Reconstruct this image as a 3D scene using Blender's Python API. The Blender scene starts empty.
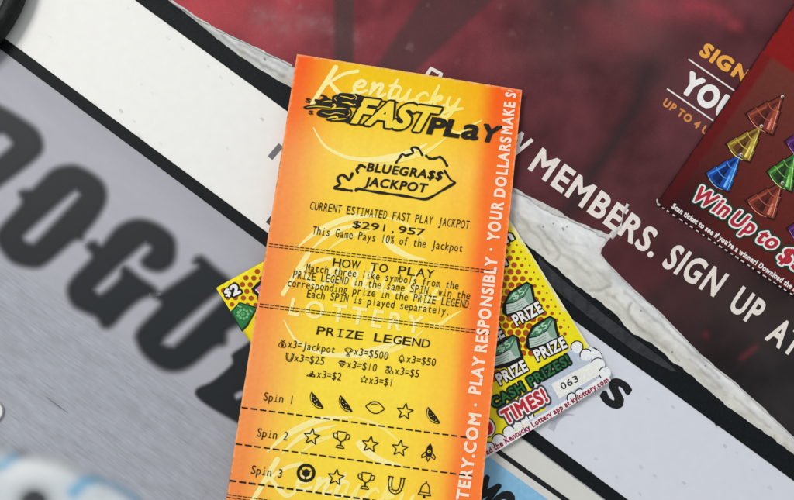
import bpy, math, random
from mathutils import Vector, Matrix, noise
from mathutils.geometry import delaunay_2d_cdt, tessellate_polygon
random.seed(7)
scene = bpy.context.scene
COL = scene.collection
S = 0.00035                 # metres per unit (one unit = one photo pixel on the table)
W, H, F = 794.0, 500.0, 700.0
TILT = math.radians(6.0)
CAM = Vector((0, -F*math.sin(TILT), F*math.cos(TILT)))
ct, st = math.cos(TILT), math.sin(TILT)

def P(px, py, z=0.0):
    """photo measurement -> point of the plane at height z (table units)"""
    dx, dy = (px-W/2)/F, -(py-H/2)/F
    d = Vector((dx, dy*ct + st, dy*st - ct))
    t = (z-CAM.z)/d.z
    return CAM + d*t

def lin(c):
    c /= 255.0
    return c/12.92 if c <= .04045 else ((c+.055)/1.055)**2.4
def C(r, g, b): return (lin(r), lin(g), lin(b))
def mixc(a, b, t):
    t = max(0., min(1., t)); return tuple(x+(y-x)*t for x, y in zip(a, b))
def sstep(a, b, x):
    t = max(0., min(1., (x-a)/(b-a))); return t*t*(3-2*t)
def ramp(stops, x):
    if x <= stops[0][0]: return stops[0][1]
    for (x0, c0), (x1, c1) in zip(stops, stops[1:]):
        if x <= x1: return mixc(c0, c1, (x-x0)/(x1-x0))
    return stops[-1][1]
def fbm(x, y, sc, o=4, seed=0.0):
    return noise.fractal(Vector((x/sc+seed, y/sc-seed*1.7, seed*.37)), 1.0, 2.0, o)

# ---------------------------------------------------------------- materials
def new_mat(name):
    m = bpy.data.materials.new(name); m.use_nodes = True
    nt = m.node_tree; nt.nodes.clear()
    out = nt.nodes.new('ShaderNodeOutputMaterial'); b = nt.nodes.new('ShaderNodeBsdfPrincipled')
    nt.links.new(b.outputs[0], out.inputs[0])
    return m, nt, b, out
def paper_mat(name, color=None, rough=.5, spec=.3, nscale=900, namt=.12, bump=.08, bscale=2500, vcol=False,
              alpha=False, stretch=None, coat=0.0, mask=False):
    m, nt, b, out = new_mat(name); N, L = nt.nodes, nt.links
    tc = N.new('ShaderNodeTexCoord'); mp = N.new('ShaderNodeMapping')
    L.new(tc.outputs['Object'], mp.inputs[0])
    if stretch:
        mp.vector_type = 'TEXTURE'; mp.inputs['Rotation'].default_value = (0, 0, -stretch[0]); mp.inputs['Scale'].default_value = (1/stretch[1], 1/stretch[2], 1)
    nz = N.new('ShaderNodeTexNoise'); nz.inputs['Scale'].default_value = nscale; nz.inputs['Detail'].default_value = 6
    L.new(mp.outputs[0], nz.inputs['Vector'])
    mr = N.new('ShaderNodeMapRange'); mr.inputs['From Min'].default_value = .25; mr.inputs['From Max'].default_value = .75
    mr.inputs['To Min'].default_value = 1-namt; mr.inputs['To Max'].default_value = 1+namt
    L.new(nz.outputs[0], mr.inputs[0])
    mul = N.new('ShaderNodeVectorMath'); mul.operation = 'SCALE'
    if vcol:
        at = N.new('ShaderNodeAttribute'); at.attribute_name = 'Col'
        L.new(at.outputs['Color'], mul.inputs[0])
    else: mul.inputs[0].default_value = color
    if mask:
        mx = N.new('ShaderNodeMix'); mx.inputs[2].default_value = 1.0
        L.new(at.outputs['Alpha'], mx.inputs[0]); L.new(mr.outputs[0], mx.inputs[3]); L.new(mx.outputs[0], mul.inputs['Scale'])
    else: L.new(mr.outputs[0], mul.inputs['Scale'])
    L.new(mul.outputs[0], b.inputs['Base Color'])
    spec = min(spec, .2)
    b.inputs['Roughness'].default_value = rough; b.inputs['Specular IOR Level'].default_value = spec
    if coat: b.inputs['Coat Weight'].default_value = coat; b.inputs['Coat Roughness'].default_value = .25
    if bump:
        bn = N.new('ShaderNodeTexNoise'); bn.inputs['Scale'].default_value = bscale; bn.inputs['Detail'].default_value = 5
        L.new((mp if stretch else tc).outputs[0 if stretch else 'Object'], bn.inputs['Vector'])
        bp = N.new('ShaderNodeBump'); bp.inputs['Strength'].default_value = bump; bp.inputs['Distance'].default_value = .0004
        L.new(bn.outputs[0], bp.inputs['Height']); L.new(bp.outputs[0], b.inputs['Normal'])
    if alpha:
        at2 = N.new('ShaderNodeAttribute'); at2.attribute_name = 'Col'
        L.new(at2.outputs['Alpha'], b.inputs['Alpha'])
    return m
_ink = {}
def ink(r, g, b, rough=.5, namt=.12, nscale=1500, spec=.25):
    k = (r, g, b, rough)
    if k not in _ink:
        _ink[k] = paper_mat('ink_%d_%d_%d' % (r, g, b), C(r, g, b), rough, spec, nscale, namt, .04)
    return _ink[k]
SLIP = paper_mat('thermal_paper', rough=.5, spec=.12, nscale=700, namt=.04, bump=.10, bscale=260, vcol=True)
CARD = paper_mat('glossy_card', rough=.42, spec=.15, nscale=2200, namt=.07, bump=.05, bscale=900, vcol=True)
POSTER = paper_mat('poster_print', rough=.5, spec=.14, nscale=3200, namt=.17, bump=.16, bscale=420, vcol=True)
TORN = paper_mat('torn_fibre', rough=.9, spec=.1, nscale=420, namt=.09, bump=.30, bscale=520, vcol=True, stretch=(math.radians(36.5), .55, 1.5))
BOARD = paper_mat('brushed_board', rough=.55, spec=.25, nscale=620, namt=.13, bump=.02, bscale=700, mask=True, vcol=True, stretch=(math.radians(35), .22, 2.4))
WHITE = paper_mat('white_strip_paper', rough=.5, spec=.25, nscale=260, namt=.02, bump=.05, bscale=900, vcol=True)
BLACK = paper_mat('black_bar', C(20, 24, 26), .6, .12, 1400, .35, .25, 1600)
RUBBER = paper_mat('black_cable_rubber', C(22, 23, 24), .55, .2, 500, .5, .8, 800)
SOFT = paper_mat('soft_print', rough=.5, spec=.2, nscale=300, namt=.04, bump=0, vcol=True, alpha=True)
SOFTP = paper_mat('soft_sticker', rough=.35, spec=.3, nscale=300, namt=.02, bump=0, vcol=True, alpha=True)

# ---------------------------------------------------------------- scene tree helpers
def tag(o, label=None, cat=None, group=None, kind=None):
    if label: o['label'] = label
    if cat: o['category'] = cat
    if group: o['group'] = group
    if kind: o['kind'] = kind
    return o
def thing(name, px, py, z, label, cat, group=None):
    o = bpy.data.objects.new(name, None); COL.objects.link(o)
    o.empty_display_size = .01; o.location = P(px, py, z)*S
    return tag(o, label, cat, group)
def link_mesh(name, verts, faces, mats, fmat=None, parent=None, cols=None, smooth=False):
    me = bpy.data.meshes.new(name)
    if parent is not None:
        org = Vector(parent.location)
        if parent.parent is not None: org += parent.parent.location
    else: org = sum(verts, Vector())/len(verts)*S
    me.from_pydata([v*S-org for v in verts], [], faces)
    for m in mats: me.materials.append(m)
    if fmat:
        for p, i in zip(me.polygons, fmat): p.material_index = i
    if cols:
        a = me.color_attributes.new('Col', 'FLOAT_COLOR', 'POINT')
        for i, c in enumerate(cols): a.data[i].color = (c[0], c[1], c[2], c[3] if len(c) > 3 else 1.)
    if smooth:
        for p in me.polygons: p.use_smooth = True
    me.update()
    o = bpy.data.objects.new(name, me); COL.objects.link(o)
    if parent is not None: o.parent = parent
    else: o.location = org
    return o

def area2(pts): return sum(a[0]*b[1]-b[0]*a[1] for a, b in zip(pts, pts[1:]+pts[:1]))
def resample(pts, step, closed=True):
    out = []
    n = len(pts)
    for i in range(n if closed else n-1):
        a, b = pts[i], pts[(i+1) % n]
        k = max(1, int(math.hypot(b[0]-a[0], b[1]-a[1])/step))
        for j in range(k): out.append((a[0]+(b[0]-a[0])*j/k, a[1]+(b[1]-a[1])*j/k))
    if not closed: out.append(pts[-1])
    return out
def smooth_path(pts, step=2.0, closed=False):
    n = len(pts); out = []
    if n == 2 and not closed: return resample(pts, step, False)
    g = lambda i: pts[i % n] if closed else pts[max(0, min(n-1, i))]
    for i in range(n if closed else n-1):
        p0, p1, p2, p3 = g(i-1), g(i), g(i+1), g(i+2)
        k = max(2, int(math.hypot(p2[0]-p1[0], p2[1]-p1[1])/step))
        for j in range(k):
            t = j/k; t2, t3 = t*t, t*t*t
            out.append(tuple(.5*(2*p1[c]+(p2[c]-p0[c])*t+(2*p0[c]-5*p1[c]+4*p2[c]-p3[c])*t2+(3*p1[c]-p0[c]-3*p2[c]+p3[c])*t3) for c in (0, 1)))
    if not closed: out.append(tuple(pts[-1]))
    return out
def inside(p, poly):
    x, y = p; c = False; j = len(poly)-1
    for i in range(len(poly)):
        xi, yi = poly[i]; xj, yj = poly[j]
        if (yi > y) != (yj > y) and x < (xj-xi)*(y-yi)/(yj-yi)+xi: c = not c
        j = i
    return c
def dist_poly(p, poly):
    best = 1e9; n = len(poly)
    for i in range(n):
        ax, ay = poly[i]; bx, by = poly[(i+1) % n]
        dx, dy = bx-ax, by-ay; L = dx*dx+dy*dy
        t = max(0, min(1, ((p[0]-ax)*dx+(p[1]-ay)*dy)/L)) if L else 0
        d = (p[0]-ax-t*dx)**2+(p[1]-ay-t*dy)**2
        if d < best: best = d
    return math.sqrt(best)
def fill(poly, step, holes=()):
    """constrained triangulation with interior points; returns 2D verts, tris"""
    co, ed = [], []
    for ring in [poly]+list(holes):
        r = resample(ring, step); b = len(co)
        co += [Vector(p) for p in r]; ed += [(b+i, b+(i+1) % len(r)) for i in range(len(r))]
    xs = [p[0] for p in poly]; ys = [p[1] for p in poly]
    y = min(ys)+step*.5; row = 0
    while y < max(ys):
        x = min(xs)+step*(.5 if row % 2 else 0.)
        while x < max(xs):
            q = (x, y)
            if inside(q, poly) and not any(inside(q, h) for h in holes): co.append(Vector(q))
            x += step
        y += step*.9; row += 1
    v, e, f, *_ = delaunay_2d_cdt(co, ed, [], 0, 1e-4)
    tris = []
    for t in f:
        c = (v[t[0]]+v[t[1]]+v[t[2]])/3
        if inside(c, poly) and not any(inside(c, h) for h in holes): tris.append(list(t))
    return [tuple(p) for p in v], tris
def orient(v, t):
    a = area2([v[i] for i in t])
    return t if a < 0 else t[::-1]     # photo y runs down, so negative area = faces up

def sheet(name, poly, zf, thick, mat, colf, step=6, parent=None, holes=(), smooth=True):
    v2, tris = fill(poly, step, holes)
    tris = [orient(v2, t) for t in tris]
    n = len(v2)
    top = [P(x, y, zf(x, y)) for x, y in v2]
    cols = [colf(x, y) for x, y in v2]
    faces = list(tris)
    if thick > 0:
        bot = [Vector((p.x, p.y, p.z-thick)) for p in top]
        cnt = {}
        for t in tris:
            for a, b in zip(t, t[1:]+t[:1]): cnt[(a, b)] = 1
        faces += [[i+n for i in t[::-1]] for t in tris]
        bverts = {}
        base = 2*n
        extra, ecol = [], []
        for (a, b) in cnt:
            if (b, a) not in cnt:
                q = []
                for k in (a, b):
                    if k not in bverts:
                        bverts[k] = base+len(extra)
                        extra += [top[k].copy(), bot[k].copy()]; ecol += [cols[k], cols[k]]
                    q.append(bverts[k])
                faces.append([q[0], q[0]+1, q[1]+1, q[1]])
        top = top+bot+extra; cols = cols+cols[:n]+ecol
    return link_mesh(name, top, faces, [mat], None, parent, cols, smooth)

# ---------------------------------------------------------------- lettering
_gc = {}
def raw_text(body):
    cu = bpy.data.curves.new('lettering', 'FONT'); cu.body = body; cu.size = 1; cu.resolution_u = 4
    ob = bpy.data.objects.new('lettering', cu); COL.objects.link(ob)
    dg = bpy.context.evaluated_depsgraph_get(); me = ob.evaluated_get(dg).to_mesh()
    vs = [(v.co.x, v.co.y) for v in me.vertices]; fs = [list(p.vertices) for p in me.polygons]
    ob.evaluated_get(dg).to_mesh_clear(); bpy.data.objects.remove(ob); bpy.data.curves.remove(cu)
    return vs, fs
def raw_loops(body):
    cu = bpy.data.curves.new('lettering', 'FONT'); cu.body = body; cu.size = 1
    ob = bpy.data.objects.new('lettering', cu); COL.objects.link(ob)
    dg = bpy.context.evaluated_depsgraph_get(); ev = ob.evaluated_get(dg); cv = ev.to_curve(dg)
    loops = []
    for sp in cv.splines:
        bp = sp.bezier_points; n = len(bp); L = []
        for i in range(n):
            p0, p3 = bp[i].co, bp[(i+1) % n].co; p1, p2 = bp[i].handle_right, bp[(i+1) % n].handle_left
            d = (p3-p0); ln = d.length or 1e-9
            flat_ = max(abs((q-p0).x*d.y-(q-p0).y*d.x)/ln for q in (p1, p2)) < .002
            for k in range(1 if flat_ else 4):
                t = k/4; c = p0*(1-t)**3+p1*3*t*(1-t)**2+p2*3*t*t*(1-t)+p3*t**3
                if not L or math.hypot(c.x-L[-1][0], c.y-L[-1][1]) > 2e-3: L.append((c.x, c.y))
        if len(L) > 2 and math.hypot(L[0][0]-L[-1][0], L[0][1]-L[-1][1]) < 2e-3: L.pop()
        if len(L) > 2: loops.append(L)
    ev.to_curve_clear(); bpy.data.objects.remove(ob); bpy.data.curves.remove(cu)
    out = []
    for L in loops:          # outer rings run anticlockwise, counters clockwise
        depth = sum(inside(L[0], M_) for M_ in loops if M_ is not L)
        if (area2(L) > 0) == (depth % 2 == 1): L = L[::-1]
        out.append(L)
    return out
def ccw(vs, f): return f if area2([vs[i] for i in f]) > 0 else f[::-1]
def glyph(ch, off=0.0):
    """one letter, fattened by off: the union of the letter and a rounded band along its outline"""
    k = (ch, round(off, 4))
    if k in _gc: return _gc[k]
    vs, fs = raw_text(ch)
    if off > 0:
        loops = raw_loops(ch)
        rings = []
        for L in loops:                      # left of travel is ink, so the outside is on the right
            R_ = []; n = len(L)
            for i in range(n):
                p0, p, p1 = L[i-1], L[i], L[(i+1) % n]
                u0, u1 = unit(p0, p), unit(p, p1)
                n0, n1 = (u0[1], -u0[0]), (u1[1], -u1[0])
                cr = u0[0]*u1[1]-u0[1]*u1[0]; dt = u0[0]*u1[0]+u0[1]*u1[1]
                if cr > .3 or dt < -.2:
                    if off < .05 and dt > -.3 and cr > 0:
                        k2 = off/(1+dt); R_.append((p[0]+(n0[0]+n1[0])*k2, p[1]+(n0[1]+n1[1])*k2))
                    else:
                        a0 = math.atan2(n0[1], n0[0]); da = math.atan2(cr, dt)
                        for q in range(5): R_.append((p[0]+off*math.cos(a0+da*q/4), p[1]+off*math.sin(a0+da*q/4)))
                elif cr < -.3:
                    R_ += [(p[0]+n0[0]*off, p[1]+n0[1]*off), p, (p[0]+n1[0]*off, p[1]+n1[1]*off)]
                else:
                    k2 = off/(1+dt); R_.append((p[0]+(n0[0]+n1[0])*k2, p[1]+(n0[1]+n1[1])*k2))
            rings.append(R_)
        V = []; E = []
        for R_ in rings:
            n = len(V); V += [Vector(p) for p in R_]; E += [(n+i, n+(i+1) % len(R_)) for i in range(len(R_))]
        v, e, f, *_ = delaunay_2d_cdt(V, E, [], 0, 1e-6)
        def wind(x, y):
            w = 0
            for R_ in rings:
                for (ax, ay), (bx, by) in zip(R_, R_[1:]+R_[:1]):
                    if (ay <= y) != (by <= y):
                        if ax+(y-ay)*(bx-ax)/(by-ay) > x: w += 1 if by > ay else -1
            return w
        vs = [tuple(p) for p in v]
        fs = [list(t) for t in f if wind(sum(vs[i][0] for i in t)/3, sum(vs[i][1] for i in t)/3) > 0]
    _gc[k] = (vs, fs)
    return _gc[k]
_adv = {}
def advance(ch):
    if ch not in _adv:
        w = lambda t: max(v[0] for v in raw_text(t)[0])
        _adv[ch] = w('H'+ch+'H')-w('HH')
    return _adv[ch]
def glyphs(s, off=0.0, space=1.0):
    k = (s, round(off, 4), space)
    if k in _gc: return _gc[k]
    V, Fc, comp = [], [], []; x = 0.0
    for i, ch in enumerate(s):
        if ch != ' ':
            vs, fs = glyph(ch, off); b = len(V)
            V += [(p[0]+x, p[1]) for p in vs]; Fc += [[b+q for q in f] for f in fs]; comp += [i]*len(vs)
        x += advance(ch)*(1+(space-1)*1.0)+ (space-1)*.15
    _gc[k] = (V, Fc, comp)
    return _gc[k]
_h = [v[1] for v in glyphs('H')[0]]
CAP = max(_h)-min(_h)
def unit(a, b):
    l = math.hypot(b[0]-a[0], b[1]-a[1]); return ((b[0]-a[0])/l, (b[1]-a[1])/l)

class MB:
    def __init__(s): s.v = []; s.f = []; s.m = []; s.mats = []
    def mi(s, mat):
        if mat not in s.mats: s.mats.append(mat)
        return s.mats.index(mat)
    def add(s, vs, fs, mat):            # vs: (px,py,zoff)
        b = len(s.v); i = s.mi(mat); s.v += vs
        for f in fs:
            f = orient([(q[0], q[1]) for q in vs], list(f))
            s.f.append([b+k for k in f]); s.m.append(i)
        return s
    def poly(s, pts, mat, z=.3, holes=(), step=None):
        if step or holes:
            v, t = fill(list(pts), step or 2.0, [list(h) for h in holes])
        else:
            v = list(pts); t = tessellate_polygon([[Vector((p[0], p[1], 0)) for p in pts]])
        return s.add([(x, y, z) for x, y in v], t, mat)
    def stroke(s, pts, w, mat, z=.3, closed=False, smooth=True, step=1.6, taper=None):
        p = smooth_path(pts, step, closed) if smooth else resample(pts, step, closed)
        n = len(p); vs = []; fs = []
        for i in range(n):
            a = p[(i-1) % n] if closed else p[max(0, i-1)]; b = p[(i+1) % n] if closed else p[min(n-1, i+1)]
            if a == b: b = (b[0]+.01, b[1])
            u = unit(a, b); t = i/max(1, n-1)
            if callable(w): ww = w(t)
            elif isinstance(w, (list, tuple)):
                q = t*(len(w)-1); k = min(len(w)-2, int(q)); ww = w[k]+(w[k+1]-w[k])*(q-k)
            else: ww = w
            zz = z+i*.0006
            vs += [(p[i][0]-u[1]*ww/2, p[i][1]+u[0]*ww/2, zz), (p[i][0]+u[1]*ww/2, p[i][1]-u[0]*ww/2, zz)]
        for i in range(n if closed else n-1):
            j = (i+1) % n; fs.append([2*i, 2*i+1, 2*j+1, 2*j])
        s.add(vs, fs, mat)
        if not closed and not taper:      # round ends
            for e in (0, n-1):
                wv = math.hypot(vs[2*e][0]-vs[2*e+1][0], vs[2*e][1]-vs[2*e+1][1])/2
                if wv > .35: s.disc(p[e], wv, mat, z-.02, 8)
        return s
    def disc(s, c, r, mat, z=.3, n=14, ry=None, rot=0.):
        ry = ry or r
        pts = []
        for i in range(n):
            a = 2*math.pi*i/n; x, y = r*math.cos(a), ry*math.sin(a)
            pts.append((c[0]+x*math.cos(rot)-y*math.sin(rot), c[1]+x*math.sin(rot)+y*math.cos(rot), z))
        return s.add(pts, [list(range(n))], mat)
    def dashes(s, a, b, dash, gap, w, mat, z=.3):
        L = math.hypot(b[0]-a[0], b[1]-a[1]); u = unit(a, b); t = 0
        while t < L:
            e = min(L, t+dash*random.uniform(.93, 1.03))
            p, q = (a[0]+u[0]*t, a[1]+u[1]*t), (a[0]+u[0]*e, a[1]+u[1]*e)
            s.stroke([p, q], w, mat, z, smooth=False, step=3, taper=True); t += dash+gap
        return s
    def text(s, body, p0, p1, cap, mat, off=0.0, z=.3, up=None, space=1.0, ref=None):
        """fits body between p0 and p1 on its baseline; ref fixes the metrics when an outline layer is wider"""
        vs, fs, comp = glyphs(body, off, space)
        rv = glyphs(body, 0.0 if ref is None else ref, space)[0]
        x0, x1 = min(v[0] for v in rv), max(v[0] for v in rv)
        d = (p1[0]-p0[0], p1[1]-p0[1])
        if up is None:
            u = unit(p0, p1); up = (u[1]*cap, -u[0]*cap)
        out = []
        for (x, y), c in zip(vs, comp):
            a = (x-x0)/(x1-x0); b = y/CAP
            out.append((p0[0]+d[0]*a+up[0]*b, p0[1]+d[1]*a+up[1]*b, z+.03*(c % 3)))
        return s.add(out, fs, mat)
    def mono(s, body, p0, p1, cap, mat, off=.012, z=.3, up=None, fitw=.80):
        n = len(body); d = ((p1[0]-p0[0])/n, (p1[1]-p0[1])/n); pitch = math.hypot(*d); u = unit(p0, p1)
        if up is None: up = (u[1]*cap, -u[0]*cap)
        for i, ch in enumerate(body):
            if ch == ' ': continue
            vs, fs = glyph(ch, off)
            x0, x1 = min(v[0] for v in vs), max(v[0] for v in vs)
            w = x1-x0; sc = pitch*fitw/.62
            if w*sc > pitch*.92: sc = pitch*.92/w
            elif ch not in "iIl1.,'!:;" : sc = pitch*fitw/max(w, .4)
            cx = p0[0]+d[0]*(i+.5), p0[1]+d[1]*(i+.5); xm = (x0+x1)/2
            s.add([(cx[0]+u[0]*(x-xm)*sc+up[0]*y/CAP, cx[1]+u[1]*(x-xm)*sc+up[1]*y/CAP, z) for x, y in vs], fs, mat)
            if ch in 'Ii':                # typewriter feet
                hw = pitch*fitw*.40
                for yy in ((0.06, .94) if ch == 'I' else (.06,)):
                    if ch == 'l': pass
                    q = (cx[0]+up[0]*yy, cx[1]+up[1]*yy)
                    s.stroke([(q[0]-u[0]*hw, q[1]-u[1]*hw), (q[0]+u[0]*hw, q[1]+u[1]*hw)], cap*.09, mat, z+.03, smooth=False, taper=True)
        return s
    def build(s, name, zf, parent=None, mapf=None):
        if mapf:
            vs = [(*mapf(x, y), z) for x, y, z in s.v]
        else: vs = s.v
        return link_mesh(name, [P(x, y, zf(x, y)+z) for x, y, z in vs], s.f, s.mats, s.m, parent)

# =================================================================== heights
zconst = lambda h: (lambda x, y: h)
def z_poster(x, y): return 7.0 + 1.1*fbm(x, y, 170, 2, 3.1) + .35*fbm(x, y, 45, 2, 9.)
def v_slip(x, y): return (y-.155*(x-300)-54)/446.
def z_slip(x, y):
    v = max(0., v_slip(x, y)); yy = y-.155*(x-300)-54
    uu = (x-(300-.159*yy))/(225+.06*yy)
    bow = (3.0+5*v)*abs(2*min(1.1, max(-.1, uu))-1)**2.4
    return 10.5 + .55*fbm(x, y, 75, 2, 41.) + bow + 16*v**1.7 + .7*math.sin(v*9+.6) + .35*math.sin((x+.15*y)/38.)
def z_yellow(x, y):
    return 5.2 + 4.6*sstep(300, 520, x)*(1-.55*sstep(260, 400, y)) + .25*math.sin((x+y)/60)
def z_red(x, y): return 9.6 + .3*math.sin(x/30)
T = lambda b: None

# =================================================================== base
def flat(c): return lambda x, y: c
ctop = sheet('counter_top', [(-700, -600), (1500, -600), (1500, 1100), (-700, 1100)], zconst(-9), 6, paper_mat('counter_laminate', rough=.45, nscale=90, namt=.25, vcol=True, bump=.05), flat(C(92, 90, 88)), 120)
tag(ctop, kind='structure')

# lines measured on the photo (y as a function of x)
barA = lambda x: .730*x-98.5        # lower edge of the wide black bar
barBu = lambda x: .741*x+34.6       # upper edge of the lower black bar
barBl = lambda x: .745*x+48.8       # its lower edge

# grey board ----------------------------------------------------------------
board = thing('sign_board', 120, 330, 0, 'grey brushed sign board with large soft black letters, left of the slip', 'sign board')
def col_board(x, y):
    d = y-(.70*x+250)               # lower area is greyer and streakier
    c = mixc(C(172, 173, 181), C(162, 165, 173), sstep(-30, 40, d))
    c = mixc(c, C(146, 148, 154), .8*(1-sstep(4, 40, y-barBl(x)))*.35)
    n = fbm(x*.8+y*.58, (y*.8-x*.58)*5, 40, 4, 2.)*.10
    g = fbm(x, y, 3.5, 2, 8.)*.07*sstep(-20, 30, d)
    k = 1+(n+g)*(.35+.65*sstep(-20, 30, d))
    # creases
    return (*(v*k for v in c), .12+.88*sstep(-15, 25, d))
sheet('panel', [(-160, barBl(-160)-4), (700, barBl(700)-4), (700, 640), (-160, 640)], zconst(0), 7, BOARD, col_board, 5, board)
m = MB()
for _ in range(44):
    x = random.uniform(5, 200); y = .70*x+265+random.uniform(0, 150); l = random.uniform(6, 22)
    m.stroke([(x, y), (x+l*.8, y+l*.56)], [.1, .55, .1], ink(150, 153, 163) if random.random() < .6 else ink(180, 184, 194), .2, smooth=False, taper=True)
m.stroke([(46, 397), (58, 406), (68, 413)], [.3, 1.6, .3], ink(120, 123, 132), .25, taper=True)
m.build('scratches', zconst(0), board)
def soft_letter(name, outer, holes, col, blur=6.4, zoff=.35, parent=board, sm=True, step=1.6):
    o = smooth_path(outer, 3, True) if sm else outer
    hs = [smooth_path(h, 3, True) for h in holes]
    xs = [p[0] for p in o]; ys = [p[1] for p in o]
    x0, x1, y0, y1 = min(xs)-blur, max(xs)+blur, min(ys)-blur, max(ys)+blur
    nx, ny = int((x1-x0)/step)+2, int((y1-y0)/step)+2
    al = {}
    for j in range(ny):
        for i in range(nx):
            q = (x0+i*step, y0+j*step)
            d = dist_poly(q, o); d = d if inside(q, o) else -d
            for h in hs:
                e = dist_poly(q, h); e = -e if inside(q, h) else e
                d = min(d, e)
            al[i, j] = sstep(-blur-1.2, blur-1.2, d)
    vid = {}; vs = []; cs = []; fs = []
    for j in range(ny-1):
        for i in range(nx-1):
            cell = [(i, j), (i, j+1), (i+1, j+1), (i+1, j)]
            if max(al[c] for c in cell) < .02: continue
            f = []
            for c in cell:
                if c not in vid:
                    vid[c] = len(vs); vs.append(P(x0+c[0]*step, y0+c[1]*step, zoff)); cs.append((*col, al[c]))
                f.append(vid[c])
            fs.append(f)
    return link_mesh(name, vs, fs, [SOFT], None, parent, cs)
LC = C(30, 35, 38)
soft_letter('letter', [(-30, 95), (0, 108), (22, 121), (36, 132), (41, 146), (34, 158), (0, 184), (-30, 205), (-60, 180), (-60, 110)],
            [[(-20, 150), (0, 132), (12, 139), (13, 146), (0, 158), (-20, 172)]], LC)
soft_letter('letter', [(70, 167), (54, 171), (40, 184), (32, 191), (21, 193), (23, 204), (2, 228), (-2, 238), (2, 248), (14, 261), (34, 266), (47, 261), (72, 240), (81, 238), (83, 233), (95, 218), (104, 201), (103, 187), (94, 177), (80, 169)],
            [[(25, 243), (22, 238), (27, 230), (70, 192), (77, 190), (81, 194), (77, 201), (40, 240), (32, 245)]], LC)
soft_letter('letter', [(102, 247), (119, 228), (137, 221), (155, 225), (171, 237), (174, 250), (171, 263), (160, 270), (147, 267), (143, 261), (151, 252), (152, 246), (147, 243), (140, 245), (97, 284), (94, 291), (99, 296), (107, 292), (121, 279), (124, 268), (139, 279), (155, 291), (140, 298), (124, 311), (112, 324), (104, 326), (97, 316), (86, 311), (74, 304), (69, 291), (74, 279), (93, 258), (88, 246), (95, 243)], [], LC)
soft_letter('letter', [(201, 258), (214, 269), (228, 281), (222, 288), (206, 300), (163, 338), (164, 346), (172, 348), (180, 343), (222, 303), (232, 296), (250, 312), (238, 323), (226, 331), (224, 343), (214, 346), (190, 365), (175, 370), (161, 367), (146, 355), (139, 343), (139, 331), (162, 305), (155, 296), (163, 293), (199, 268), (195, 262)], [], LC)
soft_letter('letter', [(262, 338), (242, 349), (233, 356), (234, 364), (214, 382), (197, 391), (205, 402), (237, 421), (264, 436), (290, 440), (290, 350)], [[(233, 394), (243, 389), (246, 396), (236, 401)]], LC, blur=3)

# white strip ---------------------------------------------------------------
strip = thing('paper_strip', 150, 60, .6, 'broad white paper strip between the two black bars, showing one black letter S', 'paper strip')
def col_strip(x, y):
    c = mixc(C(236, 235, 231), C(216, 219, 228), sstep(280, 560, x))  # warm-to-cool change of the light along the strip, mixed into the colour
    return c
ZS = zconst(.6)
sheet('paper', [(-160, barA(-160)-6), (960, barA(960)-6), (960, barBu(960)+4), (-160, barBu(-160)+4)], ZS, .5, WHITE, col_strip, 12, strip)
m = MB()
for (x, y, r, g) in [(121, 111, 2.6, 190), (262, 119, 2.4, 196), (227, 148, 1.8, 222), (128, 8, 1.5, 222), (168, 38, 2.5, 222), (182, 48, 2.2, 224), (208, 66, 2, 224), (221, 77, 2, 226), (232, 84, 2, 220), (141, 84, 1.5, 226), (50, 37, 1.2, 214), (134, 121, 1.6, 224), (160, 143, 1.8, 226), (152, 93, 1.6, 228)]:
    m.poly([(x-r, y-r*.3), (x-r*.2, y-r*.9), (x+r, y+r*.2), (x+r*.2, y+r)], ink(int(g*.6+93), int(g*.6+92), int(g*.6+89)), .15); m.build('smudge', ZS, strip); m = MB()
for (x, y, r, g) in [(725, 446, 2.2, 186), (684, 483, 2.2, 190), (673, 407, 1.8, 196), (648, 399, 1.6, 200), (641, 467, 2.6, 200), (655, 476, 2.4, 202), (572, 443, 2, 202), (596, 459, 2, 200), (617, 477, 2, 200), (770, 488, 2.5, 204), (640, 494, 2, 200), (752, 470, 1.6, 206), (737, 453, 1.6, 206)]:
    m.poly([(x-r, y-r*.3), (x-r*.2, y-r*.9), (x+r, y+r*.2), (x+r*.2, y+r)], ink(int(g*.6+84), int(g*.6+86), int(g*.6+93)), .15); m.build('smudge', ZS, strip); m = MB()
K = ink(27, 28, 30)
MB().text('S', (601, 398), (617, 409.5), 0, K, .055, .2, up=(14.5, -20.5)).build('letter', ZS, strip)
m = MB(); m.stroke([(270, 158), (281, 145)], 6, ink(112, 112, 116), .2, smooth=False, taper=True)
m.stroke([(268, 224), (280, 208)], 6, ink(66, 68, 70), .2, smooth=False, taper=True)
m.build('letter_fragment', ZS, strip)
m = MB(); m.stroke([(585, 352), (594, 349), (600, 354)], 3.2, K, .2); m.stroke([(590, 386), (600, 380), (603, 372)], 3, K, .2)
m.build('letter_fragment', ZS, strip)
m = MB(); m.stroke([(551, 430), (556, 421), (565, 415), (574, 415)], [7, 5, 2.5, .6], ink(184, 186, 196), .2, taper=True)
m.build('letter_fragment', ZS, strip)

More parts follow.
